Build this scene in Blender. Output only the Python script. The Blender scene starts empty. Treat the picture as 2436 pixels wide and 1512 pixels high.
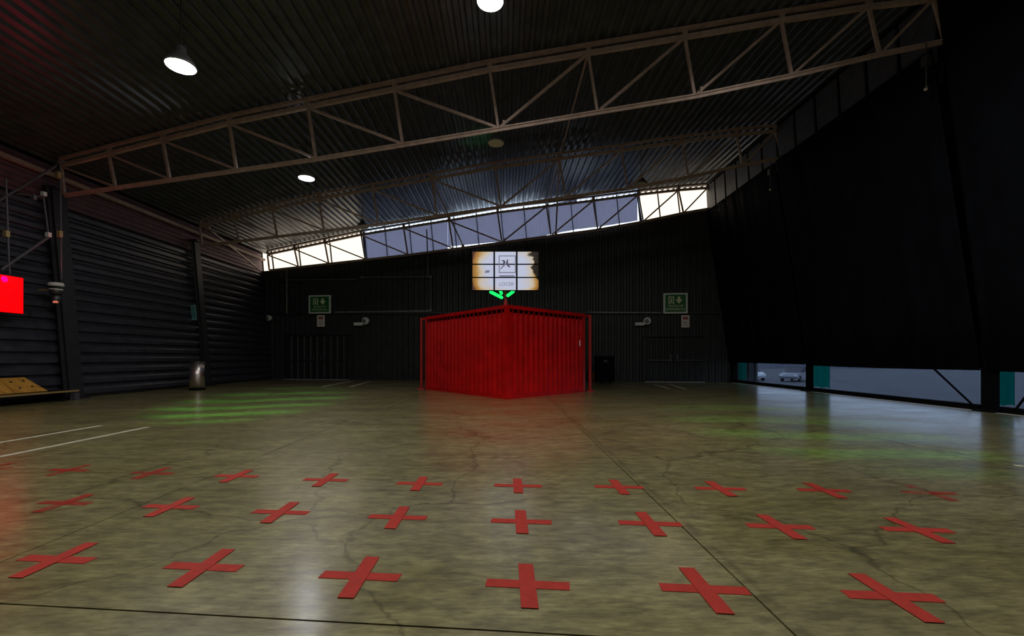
import bpy, math, random
from mathutils import Vector
random.seed(7)
S = bpy.context.scene
C = S.collection

# ------------------------------------------------------------------ camera
FPX, CX, HY, H = 1073.0, 1218.0, 848.0, 1.2
cam_d = bpy.data.cameras.new('camera'); cam = bpy.data.objects.new('camera', cam_d); C.objects.link(cam)
cam.location = (0, 0, H); cam.rotation_euler = (math.radians(90), 0, 0)
cam_d.sensor_width = 36; cam_d.lens = 36*FPX/2436; cam_d.shift_y = (HY-756)/2436
cam_d.clip_end = 400
S.camera = cam
# ------------------------------------------------------------------ sky, exposure
SKY = (4.8, 5.7, 7.2)
w = bpy.data.worlds.new('overcast_sky'); S.world = w; w.use_nodes = True
w.node_tree.nodes['Background'].inputs[0].default_value = (*SKY, 1)
w.node_tree.nodes['Background'].inputs[1].default_value = 1.0
S.view_settings.view_transform = 'Standard'; S.view_settings.look = 'None'
S.view_settings.exposure = 0.0; S.view_settings.gamma = 1.0; S.view_settings.use_curve_mapping = False

# green stage spotlights and an added red fill, above and behind the viewpoint
def spot(name, loc, target, col, power, deg, blend, streak=0, soft=.05):
    l = bpy.data.lights.new(name, 'SPOT'); l.energy = power; l.color = col
    l.spot_size = math.radians(deg); l.spot_blend = blend; l.shadow_soft_size = soft
    o = bpy.data.objects.new(name, l); C.objects.link(o); o.location = loc
    o.rotation_euler = (Vector(target)-Vector(loc)).to_track_quat('-Z', 'Y').to_euler()
    if streak:                                           # gobo wheel with bars
        l.use_nodes = True; nt = l.node_tree; em = nt.nodes['Emission']
        tc = nt.nodes.new('ShaderNodeTexCoord'); wv = nt.nodes.new('ShaderNodeTexWave')
        wv.bands_direction = 'Y'; wv.inputs['Scale'].default_value = streak
        wv.inputs['Distortion'].default_value = 3.0; wv.inputs['Detail Scale'].default_value = .7
        r = nt.nodes.new('ShaderNodeValToRGB'); r.color_ramp.elements[0].position = .35; r.color_ramp.elements[1].position = .8
        r.color_ramp.elements[0].color = (.16, .16, .16, 1)
        nt.links.new(tc.outputs['Normal'], wv.inputs['Vector']); nt.links.new(wv.outputs['Fac'], r.inputs['Fac'])
        nt.links.new(r.outputs['Color'], em.inputs['Strength'])
    return o
spot('green_stage_spot_west', (-3.0, -1.5, 6.6), (-6.6, 11.7, 0), (.10, 1, .12), 11000, 18, .7, 6)
spot('green_stage_spot_east', (3.0, -3.5, 6.8), (4.9, 7.6, 0), (.25, 1, .10), 3800, 20, .7, 5)
spot('red_bounce_fill', (2.0, -3.0, 6.8), (.9, 9.2, 0), (1, .06, .05), 1100, 26, 1.0)  # added lamp standing in for red light bounced off the container

# ------------------------------------------------------------------ geometry of the hall
DIR = -.0145            # drift of the long axis
SK = .13                # the cross frames stand at a slight angle
BW = 11.42              # back wall
B2, B3 = 5.85, 11.18    # second and third truss
def Y1(a): return 12.88-SK*(a+12.8)
def P(a, b, z): return Vector((a+DIR*b, Y1(a)+b, z))
def interp(t, x):
    if x <= t[0][0]: i = 0
    elif x >= t[-1][0]: i = len(t)-2
    else:
        i = max(k for k in range(len(t)-1) if t[k][0] <= x)
    (x0, y0), (x1, y1) = t[i], t[i+1]
    return y0+(y1-y0)*(x-x0)/(x1-x0)
ZT = [(-12.88, 6.65), (-7.65, 7.52), (-3, 8.08), (-.55, 8.38), (1.86, 8.58), (4.1, 8.76), (6.22, 8.95), (8.05, 9.08), (9.4, 9.12)]
ZB = [(-12.9, 5.82), (-5.3, 6.41), (-.35, 6.90), (2.08, 7.15), (4.4, 7.38), (6.37, 7.67), (8.15, 8.0), (9.4, 8.17)]
zt = lambda a: interp(ZT, a)
zb = lambda a: interp(ZB, a)
def ray(px, py): return Vector(((px-CX)/FPX, 1, (HY-py)/FPX))
O = Vector((0, 0, H))
def D(px, py, d): return O+ray(px, py)*d                      # point at depth d
def F(px, py, z=0): return O+ray(px, py)*((z-H)*FPX/(HY-py))  # point on the floor
def W(px, py, b=BW):                                          # point on a cross plane of the hall
    r = ray(px, py)
    k = Y1(0)+b+SK*DIR*b
    return O+r*(k/(1+SK*r.x))
E = Vector((1, -SK, 0)).normalized(); N = Vector((-SK, -1, 0)).normalized(); Z = Vector((0, 0, 1))
LW = Vector((DIR, 1, 0)).normalized()                          # long axis

# ------------------------------------------------------------------ materials
def mat(name, col, rough=.6, metal=0, noise=0, nscale=8, bump=0, emit=None, estr=0, spec=.5):
    m = bpy.data.materials.new(name); m.use_nodes = True; nt = m.node_tree; b = nt.nodes['Principled BSDF']
    b.inputs['Base Color'].default_value = (*col, 1); b.inputs['Roughness'].default_value = rough
    b.inputs['Metallic'].default_value = metal; b.inputs['Specular IOR Level'].default_value = spec
    if noise or bump:
        tc = nt.nodes.new('ShaderNodeNewGeometry'); n = nt.nodes.new('ShaderNodeTexNoise')
        n.inputs['Scale'].default_value = nscale; n.inputs['Detail'].default_value = 5
        nt.links.new(tc.outputs['Position'], n.inputs['Vector'])
        if noise:
            r = nt.nodes.new('ShaderNodeValToRGB')
            r.color_ramp.elements[0].position = .3; r.color_ramp.elements[1].position = .7
            r.color_ramp.elements[0].color = (*[c*(1-noise) for c in col], 1)
            r.color_ramp.elements[1].color = (*[min(1, c*(1+noise)) for c in col], 1)
            nt.links.new(n.outputs['Fac'], r.inputs['Fac']); nt.links.new(r.outputs['Color'], b.inputs['Base Color'])
        if bump:
            bp = nt.nodes.new('ShaderNodeBump'); bp.inputs['Strength'].default_value = bump; bp.inputs['Distance'].default_value = .02
            nt.links.new(n.outputs['Fac'], bp.inputs['Height']); nt.links.new(bp.outputs['Normal'], b.inputs['Normal'])
    if emit:
        b.inputs['Emission Color'].default_value = (*emit, 1); b.inputs['Emission Strength'].default_value = estr
    return m
M = {
 'roof': mat('roof_sheet_paint', (.074, .079, .086), .33, .25, .3, 3, 0, None, 0, .9),
 'truss': mat('truss_paint', (.46, .335, .28), .5, .1, .2, 6),
 'purlin': mat('purlin_paint', (.40, .275, .225), .5, .1, .2, 6),
 'slat': mat('left_wall_paint', (.050, .050, .066), .4, .1, .3, 4),
 'fascia': mat('eave_sheet_purple_lit', (.15, .075, .10), .5, .1, .2, 4),  # purple cast of the coloured stage light put into the sheet colour
 'wall': mat('back_wall_paint', (.032, .035, .035), .5, .1, .25, 3),
 'walldark': mat('door_paint', (.022, .023, .023), .5, .1, .25, 3),
 'rail': mat('rail_steel', (.20, .20, .18), .45, .3, .3, 5),
 'column': mat('column_paint', (.035, .034, .04), .5, .2, .2, 5),
 'black': mat('black_matte', (.006, .006, .007), .9, 0, 0, 1, 0, None, 0, .1),
 'curtain': mat('black_curtain_cloth', (.0045, .0055, .009), .85, 0, .3, 2, 0, None, 0, .1),
 'panel': mat('upper_band_panel', (.065, .065, .078), .55, .1, .2, 5),
 'red': mat('red_container_paint', (.56, .003, .004), .42, 0, .2, 2.5, 0, None, 0, .25),
 'redpost': mat('red_post_paint', (.50, .02, .018), .42, 0, .15, 4),
 'steel': mat('brushed_steel', (.80, .72, .68), .34, 1, .08, 20),
 'darksteel': mat('dark_steel', (.10, .10, .105), .4, .7),
 'white': mat('white_plastic', (.85, .84, .83), .5),
 'paper': mat('notice_paper', (.85, .74, .70), .8, 0, .08, 30),
 'paperred': mat('notice_red_ink', (.45, .10, .09), .8),
 'papergrey': mat('notice_grey_ink', (.28, .24, .22), .8),
 'signgreen': mat('exit_sign_green', (.012, .16, .04), .5),
 'signpale': mat('exit_sign_cream', (.92, .92, .60), .5),
 'signframe': mat('exit_sign_frame', (.80, .84, .74), .5),
 'teal': mat('teal_sheet', (.20, .55, .52), .7, 0, .2, 20),
 'tealmesh': mat('teal_mesh_cloth', (.07, .46, .40), .8, 0, .4, 9),
 'wood': mat('orange_plywood', (.62, .30, .045), .6, 0, .25, 7),
 'hole': mat('board_bolt_dark', (.05, .03, .015), .6),
 'brass': mat('brass_clamp', (.60, .42, .18), .4, .5),
 'pipe': mat('grey_pipe', (.14, .13, .15), .45, .4),
 'lampoff': mat('unlit_lamp_glass', (.72, .66, .50), .4),
 'lamp': mat('lit_lamp_diffuser', (.9, .9, .9), .5, 0, 0, 1, 0, (1.0, .97, .92), 165),
 'lampdim': mat('lit_lamp_diffuser_dimmer', (.9, .9, .9), .5, 0, 0, 1, 0, (.95, .97, 1.0), 85),
 'housing': mat('lamp_housing', (.25, .25, .26), .5, .4),
 'greentube': mat('green_light_tube', (.02, .6, .15), .4, 0, 0, 1, 0, (.01, 1.0, .16), 1.1),
 'tvscreen': mat('red_tv_screen', (.3, 0, 0), .3, 0, 0, 1, 0, (1.0, .0, .002), .95),
 'washred': mat('red_wash_lens', (.4, .05, .05), .3, 0, 0, 1, 0, (1.0, .25, .15), .5),
 'line': mat('floor_line_paint', (.62, .60, .46), .6, 0, .2, 12),
 'linebright': mat('brightened_line_paint', (.85, .84, .80), .5, 0, .1, 12),  # line colour raised to make up for the little light there
 'threshold': mat('door_threshold', (.50, .49, .50), .5, .2, .1, 9),
 'asphalt': mat('yard_asphalt', (.050, .054, .066), .8, 0, .3, .6),
 'carwhite': mat('car_white', (.55, .57, .62), .35),
 'cargrey': mat('car_silver_grey', (.26, .27, .31), .35, .3),
 'carglass': mat('car_glass', (.03, .035, .045), .15),
 'tyre': mat('tyre', (.015, .015, .015), .8),
 'orange': mat('dull_orange', (.25, .09, .02), .6),
 'yardwall': mat('yard_concrete', (.16, .17, .21), .8, 0, .25, 1.5),
 'base': mat('joint_fill', (.035, .03, .022), .9),
}
def transp(name, col, gloss=.04, diff=None, dfac=0):
    m = bpy.data.materials.new(name); m.use_nodes = True; nt = m.node_tree; nt.nodes.clear()
    o = nt.nodes.new('ShaderNodeOutputMaterial'); t = nt.nodes.new('ShaderNodeBsdfTransparent'); t.inputs[0].default_value = (*col, 1)
    g = nt.nodes.new('ShaderNodeBsdfGlossy') if diff is None else nt.nodes.new('ShaderNodeBsdfTranslucent')
    if diff is None: g.inputs['Roughness'].default_value = .1
    else: g.inputs[0].default_value = (*diff, 1)
    mx = nt.nodes.new('ShaderNodeMixShader'); mx.inputs[0].default_value = gloss if diff is None else dfac
    nt.links.new(t.outputs[0], mx.inputs[1]); nt.links.new(g.outputs[0], mx.inputs[2]); nt.links.new(mx.outputs[0], o.inputs[0])
    return m
M['pane_cream'] = transp('cream_window_sheet', (.56, .475, .375), .02)
M['pane_clear'] = transp('clear_window_glass', (.93, .95, .95), .04)
M['pane_low'] = transp('low_strip_glass', (.27, .29, .315), .05)
M['tealmesh'] = transp('teal_mesh_net', (.02, .10, .09), .3, (.06, .42, .36), .85)
M['blind'] = transp('blue_grey_mesh_screen', (.036, .032, .040), .3, (.045, .045, .06), .25)

def tape_mat(name, col, wear):
    m = mat(name, col, .62, 0, .12, 14, 0, None, 0, .25); nt = m.node_tree; b = nt.nodes['Principled BSDF']; o = nt.nodes['Material Output']
    if wear:
        t = nt.nodes.new('ShaderNodeBsdfTransparent'); mx = nt.nodes.new('ShaderNodeMixShader')
        g = nt.nodes.new('ShaderNodeNewGeometry'); n = nt.nodes.new('ShaderNodeTexNoise'); n.inputs['Scale'].default_value = 7; n.inputs['Detail'].default_value = 8
        mr = nt.nodes.new('ShaderNodeMapRange'); mr.inputs[1].default_value = .3; mr.inputs[2].default_value = .7
        mr.inputs[3].default_value = wear-.35; mr.inputs[4].default_value = wear+.3; mr.clamp = True
        nt.links.new(g.outputs['Position'], n.inputs['Vector']); nt.links.new(n.outputs['Fac'], mr.inputs[0])
        nt.links.new(mr.outputs[0], mx.inputs[0]); nt.links.new(b.outputs[0], mx.inputs[1]); nt.links.new(t.outputs[0], mx.inputs[2])
        nt.links.new(mx.outputs[0], o.inputs[0])
    return m
RED = (.54, .045, .03)
M['tape'] = tape_mat('red_floor_tape', RED, 0)
M['tape_worn'] = tape_mat('worn_red_floor_tape', RED, .62)
M['tape_scuffed'] = tape_mat('scuffed_red_floor_tape', RED, .25)
M['tape_faint'] = tape_mat('faint_red_floor_tape', RED, .80)

def floor_mat():
    m = bpy.data.materials.new('polished_concrete'); m.use_nodes = True; nt = m.node_tree; b = nt.nodes['Principled BSDF']
    nd = nt.nodes.new; L = nt.links.new
    g = nd('ShaderNodeNewGeometry')
    def noise(scale, detail=6, sx=1, sy=1, dist=0):
        mp = nd('ShaderNodeMapping'); mp.inputs['Scale'].default_value = (sx, sy, 1); L(g.outputs['Position'], mp.inputs['Vector'])
        n = nd('ShaderNodeTexNoise'); n.inputs['Scale'].default_value = scale; n.inputs['Detail'].default_value = detail
        n.inputs['Roughness'].default_value = .62; n.inputs['Distortion'].default_value = dist
        L(mp.outputs['Vector'], n.inputs['Vector']); return n.outputs['Fac']
    def ramp(fac, stops):
        r = nd('ShaderNodeValToRGB'); e = r.color_ramp.elements
        e[0].position, e[0].color = stops[0][0], (*stops[0][1], 1); e[1].position, e[1].color = stops[1][0], (*stops[1][1], 1)
        for p, c in stops[2:]: x = e.new(p); x.color = (*c, 1)
        L(fac, r.inputs['Fac']); return r.outputs['Color']
    def mul(a, c, f=1.0):
        x = nd('ShaderNodeMix'); x.data_type = 'RGBA'; x.blend_type = 'MULTIPLY'; x.inputs[0].default_value = f
        L(a, x.inputs[6]); L(c, x.inputs[7]); return x.outputs[2]
    base = ramp(noise(.45, 5), [(.3, (.31, .28, .105)), (.7, (.395, .36, .185))])
    base = mul(base, ramp(noise(2.2, 8, .45, 1.6, .4), [(.34, (.78, .76, .70)), (.60, (1.05, 1.05, 1.05))]))
    base = mul(base, ramp(noise(9, 8, .5, 1.3), [(.36, (.60, .585, .54)), (.62, (1.12, 1.12, 1.1))]))
    base = mul(base, ramp(noise(1.1, 9, 1, 1, .8), [(.27, (.40, .36, .25)), (.36, (1, 1, 1))]))
    base = mul(base, ramp(noise(26, 7, .35, 1.5, .3), [(.36, (.66, .65, .60)), (.60, (1.1, 1.1, 1.1))]))
    # hairline cracks
    mp = nd('ShaderNodeMapping'); L(g.outputs['Position'], mp.inputs['Vector'])
    nz = nd('ShaderNodeTexNoise'); nz.inputs['Scale'].default_value = 1.6; nz.inputs['Detail'].default_value = 6; L(g.outputs['Position'], nz.inputs['Vector'])
    ad = nd('ShaderNodeVectorMath'); ad.operation = 'MULTIPLY_ADD'; ad.inputs[1].default_value = (.7, .7, 0)
    L(nz.outputs['Color'], ad.inputs[0]); L(mp.outputs['Vector'], ad.inputs[2])
    v = nd('ShaderNodeTexVoronoi'); v.feature = 'DISTANCE_TO_EDGE'; v.inputs['Scale'].default_value = .42; L(ad.outputs[0], v.inputs['Vector'])
    ck = ramp(v.outputs['Distance'], [(0, (.45, .42, .36)), (.008, (1, 1, 1))])
    base = mul(base, ck, .9)
    # dirt ground into the long joint
    sx = nd('ShaderNodeSeparateXYZ'); L(g.outputs['Position'], sx.inputs[0])
    m1 = nd('ShaderNodeMath'); m1.operation = 'MULTIPLY_ADD'; m1.inputs[1].default_value = .0155; L(sx.outputs['Y'], m1.inputs[0]); L(sx.outputs['X'], m1.inputs[2])
    m2 = nd('ShaderNodeMath'); m2.operation = 'SUBTRACT'; m2.inputs[1].default_value = 1.31; L(m1.outputs[0], m2.inputs[0])
    m3 = nd('ShaderNodeMath'); m3.operation = 'ABSOLUTE'; L(m2.outputs[0], m3.inputs[0])
    m4 = nd('ShaderNodeMath'); m4.operation = 'MULTIPLY_ADD'; m4.inputs[1].default_value = .22; L(noise(6, 6), m4.inputs[0]); L(m3.outputs[0], m4.inputs[2])
    base = mul(base, ramp(m4.outputs[0], [(.09, (.5, .46, .38)), (.15, (1, 1, 1))]), .9)
    L(base, b.inputs['Base Color'])
    rr = nd('ShaderNodeMapRange'); rr.inputs[1].default_value = .3; rr.inputs[2].default_value = .7; rr.inputs[3].default_value = .3; rr.inputs[4].default_value = .45
    L(noise(1.6, 7, .6, 1.3), rr.inputs[0]); L(rr.outputs[0], b.inputs['Roughness'])
    bp = nd('ShaderNodeBump'); bp.inputs['Strength'].default_value = .22; bp.inputs['Distance'].default_value = .012
    L(noise(5, 8, .5, 1.4), bp.inputs['Height']); L(bp.outputs['Normal'], b.inputs['Normal'])
    b.inputs['Specular IOR Level'].default_value = .6
    b.inputs['Coat Weight'].default_value = 1.0; b.inputs['Coat IOR'].default_value = 1.75; b.inputs['Coat Roughness'].default_value = .205
    cw = nd('ShaderNodeMapRange'); cw.inputs[1].default_value = .35; cw.inputs[2].default_value = .65; cw.inputs[3].default_value = .45; cw.inputs[4].default_value = 1.0; L(noise(.8, 7, .7, 1.2), cw.inputs[0]); L(cw.outputs[0], b.inputs['Coat Weight'])
    bp2 = nd('ShaderNodeBump'); bp2.inputs['Strength'].default_value = .10; bp2.inputs['Distance'].default_value = .012; L(noise(5, 8, .5, 1.4), bp2.inputs['Height']); L(bp2.outputs['Normal'], b.inputs['Coat Normal'])
    return m
M['floor'] = floor_mat()

# ------------------------------------------------------------------ mesh helpers
class MB:
    def __init__(s): s.v = []; s.f = []
    def add(s, vs, fs):
        o = len(s.v); s.v += [Vector(v) for v in vs]; s.f += [tuple(i+o for i in f) for f in fs]; return s
    def box(s, c, sx, sy, sz, ex=None, ey=None, ez=None):
        ex = ex or Vector((1, 0, 0)); ey = ey or Vector((0, 1, 0)); ez = ez or Vector((0, 0, 1)); c = Vector(c)
        vs = [c+ex*(i*sx/2)+ey*(j*sy/2)+ez*(k*sz/2) for k in (-1, 1) for j in (-1, 1) for i in (-1, 1)]
        return s.add(vs, [(0, 2, 3, 1), (4, 5, 7, 6), (0, 1, 5, 4), (2, 6, 7, 3), (0, 4, 6, 2), (1, 3, 7, 5)])
    def beam(s, p, q, wd, ht, up=Z):
        p = Vector(p); q = Vector(q); d = (q-p); l = d.length; d.normalize()
        sd = d.cross(up)
        if sd.length < 1e-4: sd = d.cross(Vector((1, 0, 0)))
        sd.normalize(); u = sd.cross(d)
        return s.box((p+q)/2, wd, l, ht, sd, d, u)
    def tube(s, p, q, r, n=8, r2=None):
        p = Vector(p); q = Vector(q); d = (q-p).normalized(); r2 = r if r2 is None else r2
        x = d.cross(Z)
        if x.length < 1e-4: x = Vector((1, 0, 0))
        x.normalize(); y = d.cross(x)
        vs = []
        for c, rr in ((p, r), (q, r2)):
            for i in range(n):
                t = 2*math.pi*i/n; vs.append(c+x*math.cos(t)*rr+y*math.sin(t)*rr)
        fs = [(i, (i+1) % n, n+(i+1) % n, n+i) for i in range(n)]+[tuple(range(n))[::-1], tuple(range(n, 2*n))]
        return s.add(vs, fs)
    def lathe(s, c, prof, n=24, axis=Z, cap=True):
        c = Vector(c); axis = Vector(axis).normalized()
        x = axis.cross(Vector((0, 1, 0)) if abs(axis.y) < .9 else Vector((1, 0, 0))).normalized(); y = axis.cross(x)
        vs = []; fs = []
        for r, h in prof:
            for i in range(n):
                t = 2*math.pi*i/n; vs.append(c+axis*h+x*math.cos(t)*r+y*math.sin(t)*r)
        for k in range(len(prof)-1):
            for i in range(n):
                fs.append((k*n+i, k*n+(i+1) % n, (k+1)*n+(i+1) % n, (k+1)*n+i))
        if cap: fs += [tuple(range(n))[::-1], tuple(range((len(prof)-1)*n, len(prof)*n))]
        return s.add(vs, fs)
    def prism(s, pts, depth):                        # pts: coplanar loop, extruded along -depth vector
        n = len(pts); pts = [Vector(p) for p in pts]
        return s.add(pts+[p+depth for p in pts], [tuple(range(n)), tuple(range(n, 2*n))[::-1]]+[(i, n+i, n+(i+1) % n, (i+1) % n) for i in range(n)])
    def build(s, name, m, parent=None, smooth=False, origin=None):
        org = origin
        if org is None:
            org = Vector((0, 0, 0))
            if parent is not None:
                p = parent
                while p is not None: org = org+p.location; p = p.parent
            elif s.v:
                lo = [min(v[i] for v in s.v) for i in range(3)]; hi = [max(v[i] for v in s.v) for i in range(3)]
                org = Vector(((lo[0]+hi[0])/2, (lo[1]+hi[1])/2, lo[2]))
        me = bpy.data.meshes.new(name); me.from_pydata([v-org for v in s.v], [], s.f); me.validate(); me.update()
        me.materials.append(M[m] if isinstance(m, str) else m)
        if smooth:
            for p in me.polygons: p.use_smooth = True
        o = bpy.data.objects.new(name, me); C.objects.link(o)
        if parent is not None: o.parent = parent
        else: o.location = org
        return o
def tag(o, label=None, cat=None, group=None, kind=None):
    if label: o['label'] = label
    if cat: o['category'] = cat
    if group: o['group'] = group
    if kind: o['kind'] = kind
    return o
def thing(name, loc, label=None, cat=None, group=None, kind=None):
    o = bpy.data.objects.new(name, None); C.objects.link(o); o.location = loc; o.empty_display_size = .1
    return tag(o, label, cat, group, kind)
def dup(root, loc, label=None, group=None):
    r = root.copy(); C.objects.link(r); r.location = loc
    if label: r['label'] = label
    if group: r['group'] = group
    for ch in list(root.children):
        c = ch.copy(); C.objects.link(c); c.parent = r
        for g in list(ch.children):
            d = g.copy(); C.objects.link(d); d.parent = c
    return r
def text_mesh(s, size, align='CENTER'):
    cu = bpy.data.curves.new('txt', 'FONT'); cu.body = s; cu.size = size; cu.align_x = align; cu.extrude = .002
    o = bpy.data.objects.new('txt', cu); C.objects.link(o)
    dg = bpy.context.evaluated_depsgraph_get(); me = bpy.data.meshes.new_from_object(o.evaluated_get(dg))
    vs = [v.co.copy() for v in me.vertices]; fs = [tuple(p.vertices) for p in me.polygons]
    bpy.data.objects.remove(o); bpy.data.curves.remove(cu); bpy.data.meshes.remove(me)
    return vs, fs
def put_text(mb, s, size, origin, ex, ez, n):
    vs, fs = text_mesh(s, size)
    return mb.add([Vector(origin)+ex*v.x+ez*v.y+n*v.z for v in vs], fs)

# ================================================================== SETTING
# ---------------------------------------------------------------- floor of big cast slabs
fb = MB(); fb.add([P(-13.2, -17, -.03), P(10.75, -17, -.03), P(10.75, BW+.3, -.03), P(-13.2, BW+.3, -.03)], [(0, 1, 2, 3)])
floor = tag(fb.build('floor', 'base', origin=Vector((0, 0, 0))), kind='structure', label='polished olive grey concrete floor of large slabs')
def clipy(x, y): return y
xj = [-13.1]+[1.22+4.2*k for k in (-3, -2, -1, 0, 1, 2)]+[10.7]
yj = [-9.5, 1.97, 13.97, None]
JS = -.09
for i in range(len(xj)-1):
    x0, x1 = xj[i]+.006, xj[i+1]-.006
    if x1 <= x0: continue
    for j in range(3):
        def yy(x, k, s):
            if yj[k] is None: return Y1(x-DIR*BW)+BW+.15
            return yj[k]+JS*x+s*.006
        pts = []
        for x, k, s in ((x0, j, 1), (x1, j, 1), (x1, j+1, -1), (x0, j+1, -1)):
            y = yy(x, k, s); pts.append(Vector((x-.0155*(y-2), y, 0)))
        MB().prism(pts, Vector((0, 0, -.025))).build('floor_slab', 'floor', floor)

# ---------------------------------------------------------------- roof of ribbed sheets
ceil = thing('ceiling', P(0, 0, 8.6), 'dark ribbed metal roof sheets over the hall', None, None, 'structure')
A0, A1 = -13.75, 9.85
bays = [(-17, -10), (-10, -3.2), (-3.2, 2.6), (2.6, 8.4), (8.4, BW+.35)]
def rib_profile(a0, n, pitch, h):
    pr = []
    for k in range(n):
        s = a0+k*pitch
        pr += [(s, h), (s+pitch*.42, h), (s+pitch*.56, 0), (s+pitch*.86, 0)]
    pr.append((a0+n*pitch, h)); return pr
a = A0; k = 0
while a < A1-.2:
    for (b0, b1) in bays:
        mb = MB(); pr = rib_profile(a, 4, .26, .065)
        vs = [P(x, b0, zt(x)+.25+d) for x, d in pr]+[P(x, b1, zt(x)+.25+d) for x, d in pr]
        n = len(pr); mb.add(vs, [(i, i+1, n+i+1, n+i) for i in range(n-1)])
        mb.build('roof_sheet', 'roof', ceil)
    a += 1.04
# deck over the sheets keeps daylight out
mb = MB(); xs = [A0-.6+i*(A1-A0+1.2)/24 for i in range(25)]
vs = [P(x, b, zt(x)+.42) for b in (-17.3, BW+.6) for x in xs]
mb.add(vs, [(i, i+1, 25+i+1, 25+i) for i in range(24)]); mb.build('roof_deck', 'black', ceil)

# ---------------------------------------------------------------- left wall of wide horizontal boards
LEAN = .10
def L(b, z, off=0): return P(-12.75-LEAN*z+off, b, z)
lw = thing('wall_left', L(0, 0), 'black wall of wide horizontal boards leaning slightly outward', None, None, 'structure')
PITCH = .31; NB = 18
for (b0, b1) in ((-17, -6), (-6, 0), (0, B2), (B2, BW)):
    for i in range(NB):
        z0 = .02+i*PITCH
        pr = [(0, 0), (.004, .045), (.095, .085), (.105, .20), (.05, .265), (0, PITCH-.005)]
        vs = [L(b0, z0+z, o) for o, z in pr]+[L(b1, z0+z, o) for o, z in pr]; n = len(pr)
        MB().add(vs, [(q, n+q, n+q+1, q+1) for q in range(n-1)]+[tuple(range(n)), tuple(range(2*n-1, n-1, -1))]).build('wall_board', 'slat', lw)
ztop = .02+NB*PITCH
mb = MB()
mb.add([L(-17, -.02, -.05), L(BW+.3, -.02, -.05), L(BW+.3, 7.1, -.05), L(-17, 7.1, -.05)], [(0, 1, 2, 3)])
mb.build('backing', 'black', lw)
# eave sheet between the boards and the roof, lightly ribbed
for (b0, b1) in ((-17, -6), (-6, 0), (0, B2), (B2, BW)):
    mb = MB(); pr = []
    nrib = 7
    for q in range(nrib):
        z = ztop+.02+q*(6.78-ztop)/nrib; hh = (6.78-ztop)/nrib
        pr += [(0, z), (.03, z+hh*.2), (.03, z+hh*.65), (0, z+hh*.85)]
    vs = [L(b0, z, o+.01) for o, z in pr]+[L(b1, z, o+.01) for o, z in pr]; n = len(pr)
    mb.add(vs, [(q, n+q, n+q+1, q+1) for q in range(n-1)]); mb.build('eave_sheet', 'fascia', lw)
    MB().beam(L(b0, 6.42, .18), L(b1, 6.42, .18), .12, .12).build('eave_purlin', 'purlin', lw)

# ---------------------------------------------------------------- back wall of vertical ribbed sheets
bw = thing('wall_back', P(0, BW, 0), 'black back wall of vertical ribbed metal sheets', None, None, 'structure')
a = -13.85
while a < 10.9:
    n = 4; pitch = .29; pr = []
    for q in range(n):
        s = a+q*pitch; pr += [(s, 0), (s+pitch*.45, 0), (s+pitch*.58, .06), (s+pitch*.86, .06)]
    pr.append((a+n*pitch, 0))
    vs = [P(x, BW, -.02)+N*d for x, d in pr]+[P(x, BW, zb(x)-.03)+N*d for x, d in pr]; m_ = len(pr)
    MB().add(vs, [(q, q+1, m_+q+1, m_+q) for q in range(m_-1)]).build('wall_sheet', 'wall', bw)
    a += n*pitch
mb = MB(); xs = [-14.6+i*26/24 for i in range(25)]
mb.add([P(x, BW+.12, -.02) for x in xs]+[P(x, BW+.12, zb(x)-.04) for x in xs], [(i, i+1, 26+i, 25+i) for i in range(24)])
mb.build('backing', 'black', bw)
# rail across the back wall, at the joint of the two sheet courses
r0, r1 = W(560, 745), W(1760, 744)
t1 = MB().beam(r0+N*.1, r1+N*.1, .09, .10).build('trim_1', 'column'); tag(t1, 'dark steel rail running across the back wall', None, None, 'structure')
p, q = W(800, 743)+N*.17, W(1032, 740)+N*.17
t2 = MB().beam(p, q, .05, .085).build('trim_2', 'rail'); tag(t2, 'pale steel channel left of the red container along the back rail', None, None, 'structure')
p, q = W(1400, 743)+N*.17, W(1572, 744.5)+N*.17
t3 = MB().beam(p, q, .05, .05).build('trim_3', 'rail'); tag(t3, 'pale steel channel right of the red container along the back rail', None, None, 'structure')

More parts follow.
